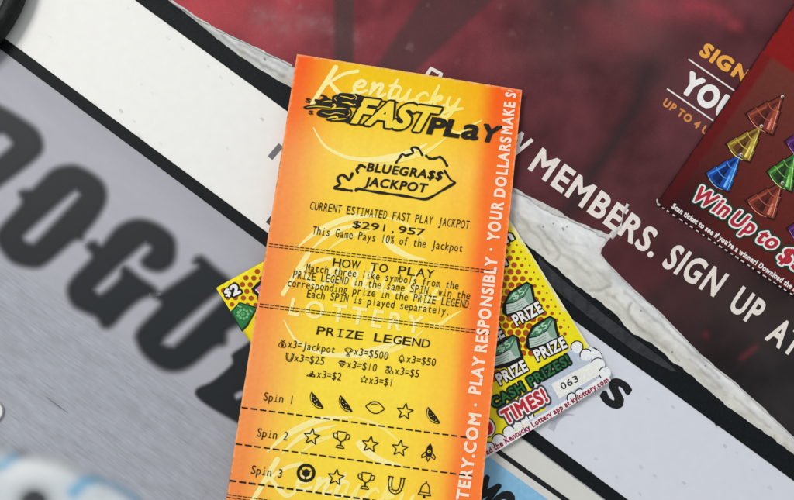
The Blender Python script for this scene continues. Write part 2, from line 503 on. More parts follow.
# black bars -----------------------------------------------------------------
def bar(name, fu, fl, x0, x1, z, label):
    n = 60; prof = [(0, -.3), (0, z*.75), (.05, z), (.5, z+.12), (.95, z), (1, z*.75), (1, -.3)]
    vs = []; fs = []
    for i in range(n+1):
        x = x0+(x1-x0)*i/n
        for t, zz in prof:
            vs.append(P(x+ .0, fu(x)+(fl(x)-fu(x))*t+.25*fbm(x, t*9, 12, 2, z), zz))
    k = len(prof)
    for i in range(n):
        for j in range(k-1): fs.append([i*k+j, i*k+j+1, (i+1)*k+j+1, (i+1)*k+j][::-1])
    fs.append(list(range(k))); fs.append([n*k+j for j in range(k)][::-1])
    o = link_mesh(name, vs, fs, [BLACK])
    return tag(o, label, 'bar', 'black bars beside the white strip')
bar('edge_bar', lambda x: barA(x)-50, barA, -120, 960, 1.6, 'wide black bar under the torn edge of the maroon poster')
bar('edge_bar', barBu, barBl, -120, 740, 1.4, 'narrow black bar between the white strip and the grey board')

# blue card -------------------------------------------------------------------
bl = thing('price_card', 520, 480, .5, 'light blue card with black letters, white margin and thin black rule, at the bottom', 'card')
ZB = zconst(.7)
bluel = lambda x: .733*x+98.3
sheet('card', [(440, barBl(440)+1.5), (720, barBl(720)+1.5), (720, 620), (380, 620), (420, 400)], ZB, .4, WHITE, flat(C(214, 213, 207)), 14, bl)
MB().poly([(440, bluel(440)), (520, bluel(520)), (700, bluel(700)), (700, 618), (385, 618), (424, 440)], paper_mat('blue_print', C(135, 188, 222), .5, .25, 500, .10), .2, step=12).build('blue_field', ZB, bl)
MB().stroke([(470, 430.5), (498, 451.5), (567, 501), (700, 599)], 5, K, .3, smooth=False, step=6, taper=True).build('rule_line', ZB, bl)
MB().text('MO', (467, 503), (499, 526.5), 0, K, .055, .4, up=(19, -26)).build('lettering', ZB, bl)

# torn scrap -----------------------------------------------------------------
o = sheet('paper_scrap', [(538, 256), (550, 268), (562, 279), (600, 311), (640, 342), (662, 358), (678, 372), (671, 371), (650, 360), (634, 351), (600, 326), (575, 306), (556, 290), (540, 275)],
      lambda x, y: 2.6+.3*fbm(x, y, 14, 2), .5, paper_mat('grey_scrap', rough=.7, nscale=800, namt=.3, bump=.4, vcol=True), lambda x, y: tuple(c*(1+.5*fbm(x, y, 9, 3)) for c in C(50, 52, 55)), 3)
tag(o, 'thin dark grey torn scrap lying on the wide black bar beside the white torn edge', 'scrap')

# =================================================================== torn poster
poster = thing('torn_poster', 560, 120, 2, 'torn maroon poster with white lettering and a ragged white paper edge', 'poster')
low = [(150, -20), (168, 0), (193, 18.7), (215, 37), (233, 51), (257, 68), (290, 87), (340, 118), (400, 150), (460, 195), (500, 228), (530, 247), (548, 260), (565, 276), (590, 295), (612, 310), (634, 334), (652, 342), (664, 354), (676, 364), (694.5, 378), (715, 395.5), (731, 408.6), (753, 424), (794, 454), (860, 506)]
mar = [(140, -22), (171, 0), (187, 11), (204, 21), (217, 28.6), (248, 43), (274.5, 56), (292, 65), (340, 92), (400, 124), (460, 157), (514, 188), (540, 203), (575, 221), (600, 231.5), (611, 236)]
mar2 = [(607, 239.5), (601, 248), (599.5, 254), (612, 268), (636.6, 292), (657, 310), (679, 332.5), (699, 352.5), (717, 368.5), (735, 382), (763, 408.6), (784, 429), (794, 437), (860, 492)]
def jag(pts, amp, step, seed, sc=6):
    r = resample(pts, step, False); out = []
    for i, p in enumerate(r):
        a = r[max(0, i-1)]; b = r[min(len(r)-1, i+1)]; u = unit(a, b)
        d = amp*(.35+.65*sstep(250, 420, p[0]))*(fbm(p[0], p[1], sc, 3, seed)+.6*fbm(p[0], p[1], sc*4, 2, seed+5))
        out.append((p[0]-u[1]*d, p[1]+u[0]*d))
    return out
lowj = jag(low, 1.5, 2.5, 1.3, 9); marj = jag(mar, 1.3, 2.2, 4.4, 12)+[(612.5, 234)]+jag(mar2, .9, 2.0, 7.7, 12)
import bisect
def interp(pts, x):
    for (x0, y0), (x1, y1) in zip(pts, pts[1:]):
        if x0 <= x <= x1 and x1 > x0: return y0+(y1-y0)*(x-x0)/(x1-x0)
    return pts[-1][1] if x > pts[-1][0] else pts[0][1]
marfull = mar+[(612, 268)]+mar2[4:]
def seg(p, a, b):
    dx, dy = b[0]-a[0], b[1]-a[1]; t = max(0, min(1, ((p[0]-a[0])*dx+(p[1]-a[1])*dy)/(dx*dx+dy*dy)))
    return math.hypot(p[0]-a[0]-t*dx, p[1]-a[1]-t*dy)
def chain(p, pts): return min(seg(p, a, b) for a, b in zip(pts, pts[1:]))
CREASE = [([(591, 290), (598, 291.5), (605, 289), (611, 286)], .8), ([(631, 304), (628, 313), (634, 322), (644, 331)], 1.), ([(644, 331), (654, 340), (668, 351), (680, 361)], .7),
          ([(538, 226), (546, 235), (556, 247), (561, 254), (557, 260)], .8), ([(518, 214), (527, 226), (540, 238), (548, 252)], .6), ([(561, 254), (575, 262), (590, 276)], .6), ([(570, 250), (584, 258), (598, 272), (612, 284)], .5),
          ([(560, 240), (572, 244), (588, 246)], .4), ([(604, 290), (616, 300), (630, 313)], .6), ([(690, 360), (704, 372), (722, 388)], .6), ([(735, 398), (750, 410), (770, 428)], .6), ([(625, 292), (640, 306), (660, 324), (684, 346), (720, 378)], .7),
          ([(222, 36), (236, 48), (258, 62), (284, 77)], .9), ([(240, 44), (262, 56), (288, 70)], .6)]
SPECK = ((553, 224), (563, 229), (567, 227), (641, 311), (641, 341), (672, 352), (706, 366), (543, 226), (265, 59))
def crease(x, y):
    best = 0.
    wx = x+1.6*fbm(x, y, 9, 3, 21.); wy = y+1.6*fbm(x, y, 9, 3, 27.)
    for l, a in CREASE:
        if min(p[0] for p in l)-8 < x < max(p[0] for p in l)+8: best = max(best, a*math.exp(-chain((wx, wy), l)**2/2.2))
    return best
def z_core(x, y):
    yl = interp(low, x); yu = interp(marfull, x)
    t = (yl-y)/max(6., yl-yu)             # 0 at the lower edge, 1 at the print
    prof = sstep(-.02, .55, t)**.7
    along = x*.8+y*.6; across = (y*.8-x*.6)
    rid = fbm(along*.4, across*1.2, 20, 3, 5.5)
    cr = noise.ridged_multi_fractal(Vector((along/38., across/17., 2.2)), 1., 2., 4, 1., 2.)
    z = -1.3*crease(x, y)+2.2+(z_poster(x, y)-3.4)*prof + (1.0*rid-.5*max(0, cr-1.2))*sstep(0, .15, t)*(1-sstep(.85, 1., t))
    return min(z, z_poster(x, y)-.45) if t > .9 else z
def col_core(x, y):
    yl = interp(low, x); yu = interp(marfull, x); t = (yl-y)/max(6., yl-yu)
    along = x*.8+y*.6; across = (y*.8-x*.6)
    n = fbm(along*.35, across, 10, 5, 3.3); cr = noise.ridged_multi_fractal(Vector((along/34., across/15., 8.2)), 1., 2., 5, 1., 2.)
    c = mixc(C(214, 212, 204), C(226, 227, 228), sstep(.2, .9, t))
    if x < 320: c = mixc(c, C(206, 208, 206), .7)
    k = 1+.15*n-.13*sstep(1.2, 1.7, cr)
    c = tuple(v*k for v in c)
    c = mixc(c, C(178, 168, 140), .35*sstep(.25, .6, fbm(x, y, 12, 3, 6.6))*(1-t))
    c = mixc(c, C(138, 136, 131), .62*crease(x, y))  # shade in the creases darkened into the colour, on top of the dents
    if any((x-a)**2+(y-b)**2 < 1.1 for a, b in SPECK): c = mixc(c, C(70, 70, 70), .8)
    if fbm(x, y, 2.4, 2, 11.) > .86: c = mixc(c, C(120, 118, 110), .5)
    return c
core = lowj + [(p[0]+9*.6, p[1]-9*.8) for p in jag(mar2, 0, 8, 0)[::-1]] + [(628, 200), (609, 226)] + [(p[0]+9*.5, p[1]-9*.85) for p in jag(mar, 0, 8, 0)[::-1] if p[0] < 600]
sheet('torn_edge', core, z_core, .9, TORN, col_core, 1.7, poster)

def col_maroon(x, y):
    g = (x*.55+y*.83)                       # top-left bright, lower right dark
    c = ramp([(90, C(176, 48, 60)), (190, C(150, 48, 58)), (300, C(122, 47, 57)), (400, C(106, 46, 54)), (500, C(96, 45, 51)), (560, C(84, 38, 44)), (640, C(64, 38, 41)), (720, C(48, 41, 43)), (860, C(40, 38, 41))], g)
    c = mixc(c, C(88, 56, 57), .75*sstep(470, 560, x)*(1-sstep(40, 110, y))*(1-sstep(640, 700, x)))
    n = fbm(x, y, 90, 4, 1.)
    n2 = noise.ridged_multi_fractal(Vector((x/75.+.4*n, y/60., 4.4)), 1., 2., 5, 1., 2.)-1.1
    n3 = fbm(x, y, 24, 4, 31.)
    c = tuple(v*max(.3, 1+.48*n+.15*n2+.20*n3) for v in c)
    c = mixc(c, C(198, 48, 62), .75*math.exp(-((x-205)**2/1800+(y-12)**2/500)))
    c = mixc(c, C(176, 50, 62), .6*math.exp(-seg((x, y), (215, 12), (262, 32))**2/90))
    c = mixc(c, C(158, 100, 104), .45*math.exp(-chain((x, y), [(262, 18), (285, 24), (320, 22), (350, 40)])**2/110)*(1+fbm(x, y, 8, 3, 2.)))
    # dark painted bands
    d = 1-sstep(7.5, 12, abs(x-(344-.0*y))+ (4 if x < 344 else 0)*0)
    c = mixc(c, C(78, 52, 54), .85*d*(1-sstep(70, 100, y)))
    xc = 456-.87*y; hw = 36-.2*y
    c = mixc(c, C(80, 50, 53), .8*(1-sstep(hw-4, hw+5, abs(x-xc)))*(1-sstep(80, 130, y)))
    d = chain((x, y), [(550, -10), (562, 20), (600, 45), (640, 66), (655, 74)])
    c = mixc(c, C(66, 44, 48), .55*math.exp(-d*d/170))
    d = chain((x, y), [(648, 70), (638, 104), (618, 136), (593, 173), (572, 205), (560, 225)])
    c = mixc(c, C(56, 38, 41), .82*math.exp(-d*d/(60+max(0, 150-y)*.5)))
    d = chain((x, y), [(690, 40), (655, 72), (700, 100)])
    c = mixc(c, C(66, 44, 48), .4*math.exp(-d*d/500))
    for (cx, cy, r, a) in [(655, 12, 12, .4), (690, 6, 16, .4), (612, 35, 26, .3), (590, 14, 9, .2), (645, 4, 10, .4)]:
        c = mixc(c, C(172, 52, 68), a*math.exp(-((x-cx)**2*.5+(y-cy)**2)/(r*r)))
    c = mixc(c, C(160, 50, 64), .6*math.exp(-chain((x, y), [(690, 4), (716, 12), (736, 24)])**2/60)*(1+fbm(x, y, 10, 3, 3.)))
    # faint red specks in the dark lower part
    c = mixc(c, C(124, 40, 50), .5*math.exp(-seg((x, y), (742, 358), (756, 347))**2/8))
    c = mixc(c, C(120, 40, 48), .5*math.exp(-((x-706)**2+(y-335)**2)/12))
    c = mixc(c, C(98, 36, 42), .5*math.exp(-((x-655)**2/900+(y-278)**2/500)))
    c = mixc(c, C(52, 36, 38), .6*math.exp(-seg((x, y), (700, 262), (655, 300))**2/160))
    c = mixc(c, C(58, 48, 44), .5*math.exp(-seg((x, y), (720, 300), (794, 320))**2/500))
    # worn whitish scuffs
    s = fbm(x, y, 14, 5, 14.)
    c = mixc(c, C(170, 130, 132), .28*sstep(.5, .9, s)*(1-sstep(200, 420, g)))
    c = (c[0]*.93, c[1]*.97, c[2]*.95)
    g_ = .3*c[0]+.5*c[1]+.2*c[2]; c = mixc(c, (g_, g_, g_), .14)
    return c
pm = marj+[(880, 470), (880, -60), (140, -60)]
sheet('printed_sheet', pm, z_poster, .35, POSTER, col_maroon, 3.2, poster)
# curled white lips of the tears
def lip(pts, w, amp, seed, nm='torn_lip'):
    r = resample(pts, 1.5, False); vs = []; fs = []; cs = []
    for i, p in enumerate(r):
        a = r[max(0, i-1)]; b = r[min(len(r)-1, i+1)]; u = unit(a, b); ww = w*max(.25, 1+1.1*fbm(p[0], p[1], 14, 3, seed))
        o = amp*.7*fbm(p[0], p[1], 11, 3, seed+2)
        for k, (t, h) in enumerate(((-.5, .12), (-.2, .9), (.25, 1.0), (.6, -.6))):
            q = (p[0]-u[1]*(ww*t+o), p[1]+u[0]*(ww*t+o))
            vs.append(P(q[0], q[1], z_poster(*q)+h)); g = 1+.25*fbm(q[0], q[1], 3, 2, seed)
            cs.append(tuple(v*g for v in C(206, 203, 200)))
    for i in range(len(r)-1):
        for k in range(3): fs.append([4*i+k, 4*i+k+1, 4*i+k+5, 4*i+k+4])
    return link_mesh(nm, vs, fs, [TORN], None, poster, cs, True)
lip([(506, 184), (514, 189), (540, 204), (575, 222), (600, 233), (610, 238)], 3.4, .8, 2.)
lip([(611, 238), (615, 232), (621, 226), (623, 214), (628, 204)], 3.4, 1.2, 3.)
lip([(171, 1), (204, 22), (217, 29.5), (248, 44), (274, 57), (292, 66)], 1.6, 1.0, 5.)
lip([(608, 240), (601, 249), (600, 254), (612, 268), (636, 292), (657, 310), (679, 333), (699, 353), (717, 369), (735, 383), (763, 409), (794, 438), (840, 476)], 1.4, .5, 6.)

PW = ink(232, 224, 216, .6); PO = ink(240, 170, 72); PT = ink(214, 138, 78)
up = (13.7, -19.8)
ZP = z_poster
MB().text('NEW', (474, 128), (519, 160.5), 0, PW, .03, .3, up=up).build('lettering', ZP, poster)
MB().text('MEMBERS.', (529, 168.5), (651, 257), 0, PW, .03, .3, up=up, space=1.08).build('lettering', ZP, poster)
MB().text('SIGN', (662, 265), (713.5, 296), 0, PW, .03, .3, up=(14.5, -20.5), space=1.12).build('lettering', ZP, poster)
MB().text('UP', (728.5, 308), (752.5, 325.5), 0, PW, .03, .3, up=(14.5, -21), space=1.1).build('lettering', ZP, poster)
MB().text('AT', (765.5, 338.5), (793, 357), 0, PW, .03, .3, up=(14.8, -21), space=1.1).build('lettering', ZP, poster)
m = MB(); m.stroke([(422, 82), (431, 68.5), (441.5, 74), (436, 83)], 3.4, PW, .3, smooth=False, taper=True); m.build('lettering', ZP, poster)
MB().text('SIGN', (699.5, 54), (743, 82), 0, PO, .055, .3, up=(7.6, -10.6), space=1.15).build('lettering', ZP, poster)
MB().text('YOU', (680, 89.5), (727, 121), 0, ink(240, 238, 236), .06, .3, up=(11.4, -17), space=1.1).build('lettering', ZP, poster)
MB().text('UP TO 4 U', (662.5, 104.5), (706, 135), 0, PT, .05, .3, up=(4.2, -6), space=1.15).build('lettering', ZP, poster)
for a, b in (((688.5, 59.2), (740, 94.5)), ((667, 88.7), (716, 122.6))):
    MB().stroke([a, b], 1.5, ink(238, 232, 228), .3, smooth=False, taper=True).build('rule_line', ZP, poster)

# =================================================================== yellow scratch ticket
yt = thing('scratch_ticket', 415, 340, 3, 'bright yellow scratch ticket with brown dots and green banknotes, under the orange slip', 'lottery ticket', None)
Yc = [(216, 288), (464, 147), (611, 381), (369, 530)]
YEL = C(246, 226, 22)
def ylocal(x, y):
    # distance from the right and bottom edges
    r = ((x-464)*234-(y-147)*147)/math.hypot(234, 147)*-1
    r = -((x-464)*(381-147)-(y-147)*(611-464))/math.hypot(147, 234)
    b = -((x-611)*(530-381)-(y-381)*(369-611))/math.hypot(242, 149)
    return r, b
def col_yel(x, y):
    r, b = ylocal(x, y)
    c = mixc(YEL, C(238, 232, 40), .3*(1+fbm(x, y, 40, 2)))
    if min(abs(r), abs(b)) < .7: c = C(235, 232, 200)
    return c
def rnd_corner(pts, r, n=4):
    out = []
    for i, p in enumerate(pts):
        a = unit(p, pts[i-1]); b = unit(p, pts[(i+1) % len(pts)])
        for k in range(n+1):
            t = k/n; q0 = (p[0]+a[0]*r*(1-t)**2+b[0]*r*t*t, p[1]+a[1]*r*(1-t)**2+b[1]*r*t*t); out.append(q0)
    return out
sheet('card', rnd_corner(Yc, 2), z_yellow, .9, CARD, col_yel, 5, yt)
ZY = z_yellow
DOT = ink(172, 76, 26)
mr_, ml_ = MB(), MB()
eu = unit((464, 147), (611, 381)); ev = unit((464, 147), (216, 288))
for i in range(0, 34):
    for j in range(0, 46):
        a = 6+i*8.1; b = 7.5+j*6.5+ (0 if i % 2 else 0)
        a2 = a+(4.05 if j % 2 else 0)
        x = 464+eu[0]*a2+ev[0]*b; y = 147+eu[1]*a2+ev[1]*b
        r, bb = ylocal(x, y)
        if r < 5 or x < 216 or not inside((x, y), Yc): continue
        if 300 < x < 470: continue
        rad = 2.9
        if x > 470:
            if y > 395 - .62*(x-470) + 0 and y > 330: continue
            rad = .9+2.3*sstep(6, 24, r)
        else:
            if y > 318: continue
            rad = 2.7*(1-.35*sstep(295, 318, y))
            if x-216 < 7: continue
        (mr_ if x > 400 else ml_).disc((x, y), rad, DOT, .16+.002*((i+j) % 3), 12, rad*.96)
mr_.build('dot_pattern', ZY, yt); ml_.build('dot_pattern', ZY, yt)
BK = ink(18, 18, 16); WT = ink(240, 238, 234)
# little black ticks along the right edge
m = MB()
for a in (15, 27, 40, 52, 63):
    x = 502+eu[0]*a; y = 219+eu[1]*a
    m.poly([(x+9, y+2), (x+11.5, y+5.5), (x+10, y+5)], BK, .2)
m.build('edge_marks', ZY, yt)
def outlined(body, p0, p1, cap, fills, offs, name, zf, parent, up=None, z=.25, space=1.1, ref=None):
    m = MB()
    for k, (mt, of) in enumerate(zip(fills, offs)):
        m.text(body, p0, p1, cap, mt, of, z+.12*k, up=up, space=space, ref=offs[-1] if ref is None else ref)
    return m.build(name, zf, parent)
def wad(c, sc=1.0):
    """a stack of green notes: dark rim, green top face, pale side"""
    X = lambda x, y: (c[0]+sc*x, c[1]+sc*y)
    m = MB()
    m.poly([X(-19, 4), X(-13, -8), X(-2, -15), (X(5, -18.5)), X(11, -15), X(13, -3), X(16, 5), X(8, 12), X(-2, 15), X(-15, 17), X(-20, 12)], BK, .2)
    o = MB()
    o.poly([X(-16, 3), X(-11, -6), X(4, -16), X(8, -15), X(2, -4), X(-8, 2)], ink(66, 122, 92), .32)
    o.poly([X(-16, 4.5), X(-8, 3), X(2, -3), X(8, -14), X(10, -4), X(12.5, 4), X(2, 9), X(-8, 12), X(-15, 14)], ink(190, 204, 196), .32)
    o.poly([X(2, -3), X(8, -14), X(10, -4), X(12.5, 4), X(6, 3.5)], ink(132, 168, 146), .36)
    for t in (.3, .55, .8):
        o.stroke([X(-15.5, 4+10*t), X(-8, 3+9*t), X(1, -2+10*t)], .6, ink(120, 160, 132), .42, taper=True)
    o.text('$5', X(-8, 0), X(3, -7), 6, ink(176, 214, 180), .02, .45)
    o.stroke([X(-13, 0), X(-10, -4)], 1.0, ink(150, 196, 160), .45); o.stroke([X(3, -9), X(5, -13)], 1.0, ink(150, 196, 160), .45)
    b = m.build('banknote_stack', ZY, yt); o.build('banknotes', ZY, b)
wad((522, 300)); wad((545, 334)); wad((508, 352.5))
for p0, p1 in (((516.5, 326), (543.5, 311)), ((537.5, 361), (567.5, 346.5)), ((500, 385), (528.5, 369.5)), ((477, 352), (505, 336))):
    outlined('PRIZE', p0, p1, 10.8, (BK, WT), (.13, .04), 'prize_lettering', ZY, yt, z=.55)
outlined('n', (506, 243), (514, 238.5), 10, (BK, WT), (.14, .04), 'prize_lettering', ZY, yt)
outlined('n', (501, 268), (508, 264), 10, (BK, WT), (.14, .04), 'prize_lettering', ZY, yt)
# clouds
CG = ink(188, 198, 214); CW = ink(236, 238, 238)
m = MB()
cl = [(611, 381), (604, 370), (594, 353), (589, 346), (584, 352), (578, 346), (571, 344), (569, 350), (562, 356), (556, 364), (549, 368), (541, 372), (536, 380), (545, 388), (548, 398), (545, 410), (535, 415), (528, 421), (531, 429)]
m.poly(cl, CG, .14, step=5)  # grey-blue part of the printed cloud
m.build('grey_cloud', ZY, yt)
m = MB()
for c, r, a0, a1 in (((577, 347), 6, 150, 400), ((586, 355), 6, 160, 330), ((598, 365), 7, 120, 300), ((605, 373), 6, 130, 280), ((541, 376), 5, 130, 330), ((549, 369), 4.5, 170, 350), ((536, 384), 5, 100, 240), ((580, 394), 5, 120, 300), ((572, 398), 5, 150, 330), ((517, 425), 5, 150, 330), ((524, 420), 5, 170, 350), ((530, 416), 4, 180, 380), ((509, 432), 6, 160, 330), ((499, 441), 7, 180, 340), ((489, 448), 6, 190, 350)):
    m.disc(c, r, CW, .2+.004*(c[0] % 7), 16)
    m.stroke([(c[0]+r*math.cos(math.radians(a)), c[1]+r*math.sin(math.radians(a))) for a in range(a0, a1+1, 15)], 1.1, BK, .3, taper=True)
m.poly([(485, 459), (483, 452), (500, 441), (520, 428), (540, 416), (556, 406), (580, 392), (600, 377), (607, 374), (611, 381)], CW, .26, step=5)
m.poly([(589, 346), (600, 352), (608, 374), (611, 381), (600, 377), (593, 362)], CW, .24)
m.build('cloud', ZY, yt)
MB().poly([(551, 384), (594, 361), (601, 374), (559, 399)], ink(236, 236, 230), .34, step=5).build('number_box', ZY, yt)
MB().mono('063', (562, 390.5), (580, 380.5), 0, ink(40, 40, 40), .012, .46, up=(-3.1, -6.0)).build('serial_number', ZY, yt)
outlined('CASH PRIZES!', (494.5, 408), (571, 363), 0, (ink(10, 24, 14), ink(40, 112, 60)), (.17, .02), 'prize_lettering', ZY, yt, up=(-4.6, -8.0), z=.5)
RD = ink(190, 36, 50)
outlined('TIMES!', (506, 424), (548.5, 400), 0, (ink(70, 66, 72), WT, RD), (.25, .13, .045), 'prize_lettering', ZY, yt, up=(-6.2, -11.4), z=.5)
outlined('0', (484, 437), (495, 430), 0, (ink(50, 40, 40), WT, RD), (.18, .13, .05), 'prize_lettering', ZY, yt, up=(-6.4, -11.6), z=.5)
MB().text('ad the Kentucky Lottery app at kylottery.com', (487.5, 455), (609, 381.5), 0, ink(150, 18, 62), .04, .5, up=(-2.7, -4.6), space=1.1).build('small_print', ZY, yt)
# left corner: price, bill, pink panel
outlined('$', (226, 297), (231.5, 294), 0, (BK, WT), (.17, .035), 'price_lettering', ZY, yt, up=(-2.6, -6.2), z=.4)
outlined('2', (233, 296), (241, 292), 0, (BK, WT), (.17, .05), 'price_lettering', ZY, yt, up=(-4, -8.6), z=.4)
m = MB()
m.poly([(230, 312), (239.5, 302), (258, 307.5), (248, 326), (242, 332)], ink(16, 52, 30), .2)
m.poly([(232, 311.8), (240.5, 303.5), (256, 308.5), (246, 325), (241.5, 329)], ink(38, 122, 62), .3)
for k in range(9):
    a = k*.7; m.disc((243+5*math.cos(a), 314+4.5*math.sin(a)), 1.5, ink(120, 190, 130), .4+.003*k, 7)
m.disc((243, 314), 2.4, ink(84, 160, 100), .44, 9)
m.stroke([(238, 306), (241, 307)], 1.4, ink(130, 190, 140), .42); m.stroke([(250, 310), (252, 312)], 1.4, ink(130, 190, 140), .42)
m.build('banknote', ZY, yt)
m = MB()
m.poly([(251, 289), (265, 276), (300, 300), (290, 330), (262, 303)], BK, .3)
m.poly([(255, 289.5), (266, 280), (296, 300), (288, 322), (264, 299)], ink(206, 130, 170), .42)
m.stroke([(255.5, 289.5), (264, 298)], 1.1, WT, .5, taper=True)
m.build('pink_panel', ZY, yt)

# =================================================================== red scratch ticket
rt = thing('scratch_ticket', 740, 160, 8, 'dark red scratch ticket with shiny coloured tree ornaments, on the maroon poster at right', 'lottery ticket', None)
bdir = unit((657, 203), (794, 295)); ldir = unit((657, 203), (797, 0))
Rc = [(657, 203), (657+ldir[0]*330, 203+ldir[1]*330), (657+ldir[0]*330+bdir[0]*210, 203+ldir[1]*330+bdir[1]*210), (657+bdir[0]*210, 203+bdir[1]*210)]
def rloc(x, y):
    d = (x-657, y-203); det = bdir[0]*ldir[1]-bdir[1]*ldir[0]
    return (d[0]*ldir[1]-d[1]*ldir[0])/det, (bdir[0]*d[1]-bdir[1]*d[0])/det    # along bottom, up the side
def col_red(x, y):
    a, b = rloc(x, y)
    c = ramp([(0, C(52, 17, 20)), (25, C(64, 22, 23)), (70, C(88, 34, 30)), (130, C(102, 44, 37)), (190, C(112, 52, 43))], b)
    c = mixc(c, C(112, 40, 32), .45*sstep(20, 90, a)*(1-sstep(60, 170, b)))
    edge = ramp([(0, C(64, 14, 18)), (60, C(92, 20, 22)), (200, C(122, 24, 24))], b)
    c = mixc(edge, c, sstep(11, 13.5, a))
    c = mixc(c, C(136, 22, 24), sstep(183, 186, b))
    k = 1+.10*fbm(x, y, 2.4, 2, 4.)
    if b < 1.0 or a < .8: return C(44, 20, 22)
    return tuple(v*k for v in c)
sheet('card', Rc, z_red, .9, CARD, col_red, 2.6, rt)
ZR = z_red
m = MB()
t = 1.0
while t < 200:
    l = random.uniform(2.2, 4.2); p = (657+bdir[0]*t-.5, 203+bdir[1]*t+.5)
    m.stroke([p, (p[0]+bdir[0]*l, p[1]+bdir[1]*l)], random.uniform(.7, 1.3), ink(214, 206, 202), .2, smooth=False, taper=True); t += l+random.uniform(2.6, 4.6)
m.stroke([(657, 199.5), (657.2, 202.5), (660, 205)], 1.2, ink(200, 190, 186), .2)
m.build('perforation', ZR, rt)
def tree(ap, le, bo, col, dark, light):
    """printed three-tier ornament: apex, base-left and base-right corners"""
    mid = ((le[0]+bo[0])/2, (le[1]+bo[1])/2); hx = ((bo[0]-le[0])/2, (bo[1]-le[1])/2); ax = (mid[0]-ap[0], mid[1]-ap[1])
    q = lambda t, s: (ap[0]+ax[0]*t+hx[0]*s, ap[1]+ax[1]*t+hx[1]*s)
    out = [q(0, -.06), q(.40, -.44), q(.36, -.50), q(.72, -.74), q(.68, -.80), q(.97, -1), q(1.02, -.6), q(1.05, 0), q(1.02, .6), q(.97, 1), q(.68, .80), q(.72, .74), q(.36, .50), q(.40, .44), q(0, .06)]
    m = MB()
    big = [(p[0]+(p[0]-q(.65, 0)[0])*.13, p[1]+(p[1]-q(.65, 0)[1])*.13) for p in out]
    m.poly(big, ink(44, 16, 16), .14)
    m.poly(out, ink(*col), .24)
    b = m.build('tree_ornament', ZR, rt)
    h = MB()
    h.poly([q(.12, .02), q(.40, -.28), q(.95, -.55), q(1.03, .05), q(.5, .0)], ink(*dark), .34)
    h.poly([q(.45, -.38), q(.93, -.86), q(.97, -.78), q(.5, -.3)], ink(*light), .40)
    h.poly([q(.2, .08), q(.38, .30), q(.62, .58), q(.94, .74), q(.98, .50), q(.5, .18)], ink(*light), .36)
    lt = tuple(min(255, v_+75) for v_ in light)
    h.stroke([q(.10, .05), q(.40, .36), q(.72, .66), q(.96, .88)], [.3, .7, .9, .4], ink(*lt), .5, taper=True)
    h.stroke([q(.98, -.85), q(1.06, -.4), q(1.09, .1), q(1.05, .6)], [.3, .8, .8, .3], ink(*lt), .5, taper=True)
    h.poly([q(.52, -.02), q(.66, -.12), q(.98, -.1), q(1.0, .22)], ink(*[int(v_*.7) for v_ in dark]), .37)
    h.poly([q(.62, .40), q(.95, .64), q(.97, .50), q(.64, .30)], ink(min(255, light[0]+60), min(255, light[1]+60), min(255, light[2]+60)), .46)
    for tt, w in ((.38, .47), (.70, .77)):
        h.stroke([q(tt-.02, -w), q(tt+.06, 0), q(tt-.02, w)], .8, ink(min(255, light[0]+20), min(255, light[1]+20), min(255, light[2]+20)), .48, taper=True)
    h.disc(q(-.02, 0), 1.7, ink(210, 204, 196), .5, 9); h.disc(q(-.02, .05), .8, ink(70, 60, 56), .56, 8)
    h.build('highlights', ZR, b)
brown = ((124, 52, 38), (86, 33, 27), (164, 78, 56)); gold = ((142, 112, 40), (98, 60, 32), (190, 168, 62)); blue = ((24, 78, 168), (14, 38, 98), (60, 134, 220)); green = ((52, 108, 46), (40, 58, 32), (106, 168, 72)); purp = ((78, 30, 96), (50, 18, 66), (112, 56, 134))
tree((782, 97), (746, 114.5), (772, 135), *brown)
tree((761, 126.5), (726, 144.5), (749, 162), *gold)
tree((740.5, 155), (705.8, 174), (728, 192), *blue)
tree((795, 154.5), (767, 172.5), (791, 192), *green)
tree((782, 183.5), (746, 201), (773, 219.5), *brown)
tree((820, 124), (785, 142), (810, 162), *purp)
tree((822, 211), (787, 229), (812, 249), *purp)
GD = ink(12, 66, 44); RS = ink(176, 40, 54); WS = ink(238, 232, 232)
for s_, p0, p1 in (('Win', (690, 197.5), (724, 217.5)), ('Up', (728, 222), (750, 235)), ('to', (754.5, 239.5), (773, 250)), ('$5', (777, 258), (800, 273))):
    outlined(s_, p0, p1, 0, (GD, WS, RS), (.19, .115, .035), 'slogan_lettering', ZR, rt, up=(11, -11.5), z=.5, space=1.12)
MB().text("Scan ticket to see if you're a winner! Download the app", (671.5, 207.5), (800, 295.5), 0, ink(236, 230, 228), .045, .3, up=(2.9, -4.2), space=1.1).build('small_print', ZR, rt)

# =================================================================== the slip
slip = thing('lottery_slip', 375, 300, 8, 'long yellow and orange lottery slip with black print, on top of the yellow ticket', 'lottery slip')
Q = [(297, 54), (522, 90), (467, 641), (210, 600)]
def homog(q):
    (x0, y0), (x1, y1), (x2, y2), (x3, y3) = q
    dx1, dx2, sx = x1-x2, x3-x2, x0-x1+x2-x3; dy1, dy2, sy = y1-y2, y3-y2, y0-y1+y2-y3
    det = dx1*dy2-dx2*dy1; g = (sx*dy2-dx2*sy)/det; h = (dx1*sy-sx*dy1)/det
    return Matrix(((x1-x0+g*x1, x3-x0+h*x3, x0), (y1-y0+g*y1, y3-y0+h*y3, y0), (g, h, 1)))
HM = homog(Q); HI = HM.inverted()
def uv(x, y):
    r = HI @ Vector((x, y, 1)); return r.x/r.z, r.y/r.z
def xy(u, v):
    r = HM @ Vector((u, v, 1)); return r.x/r.z, r.y/r.z
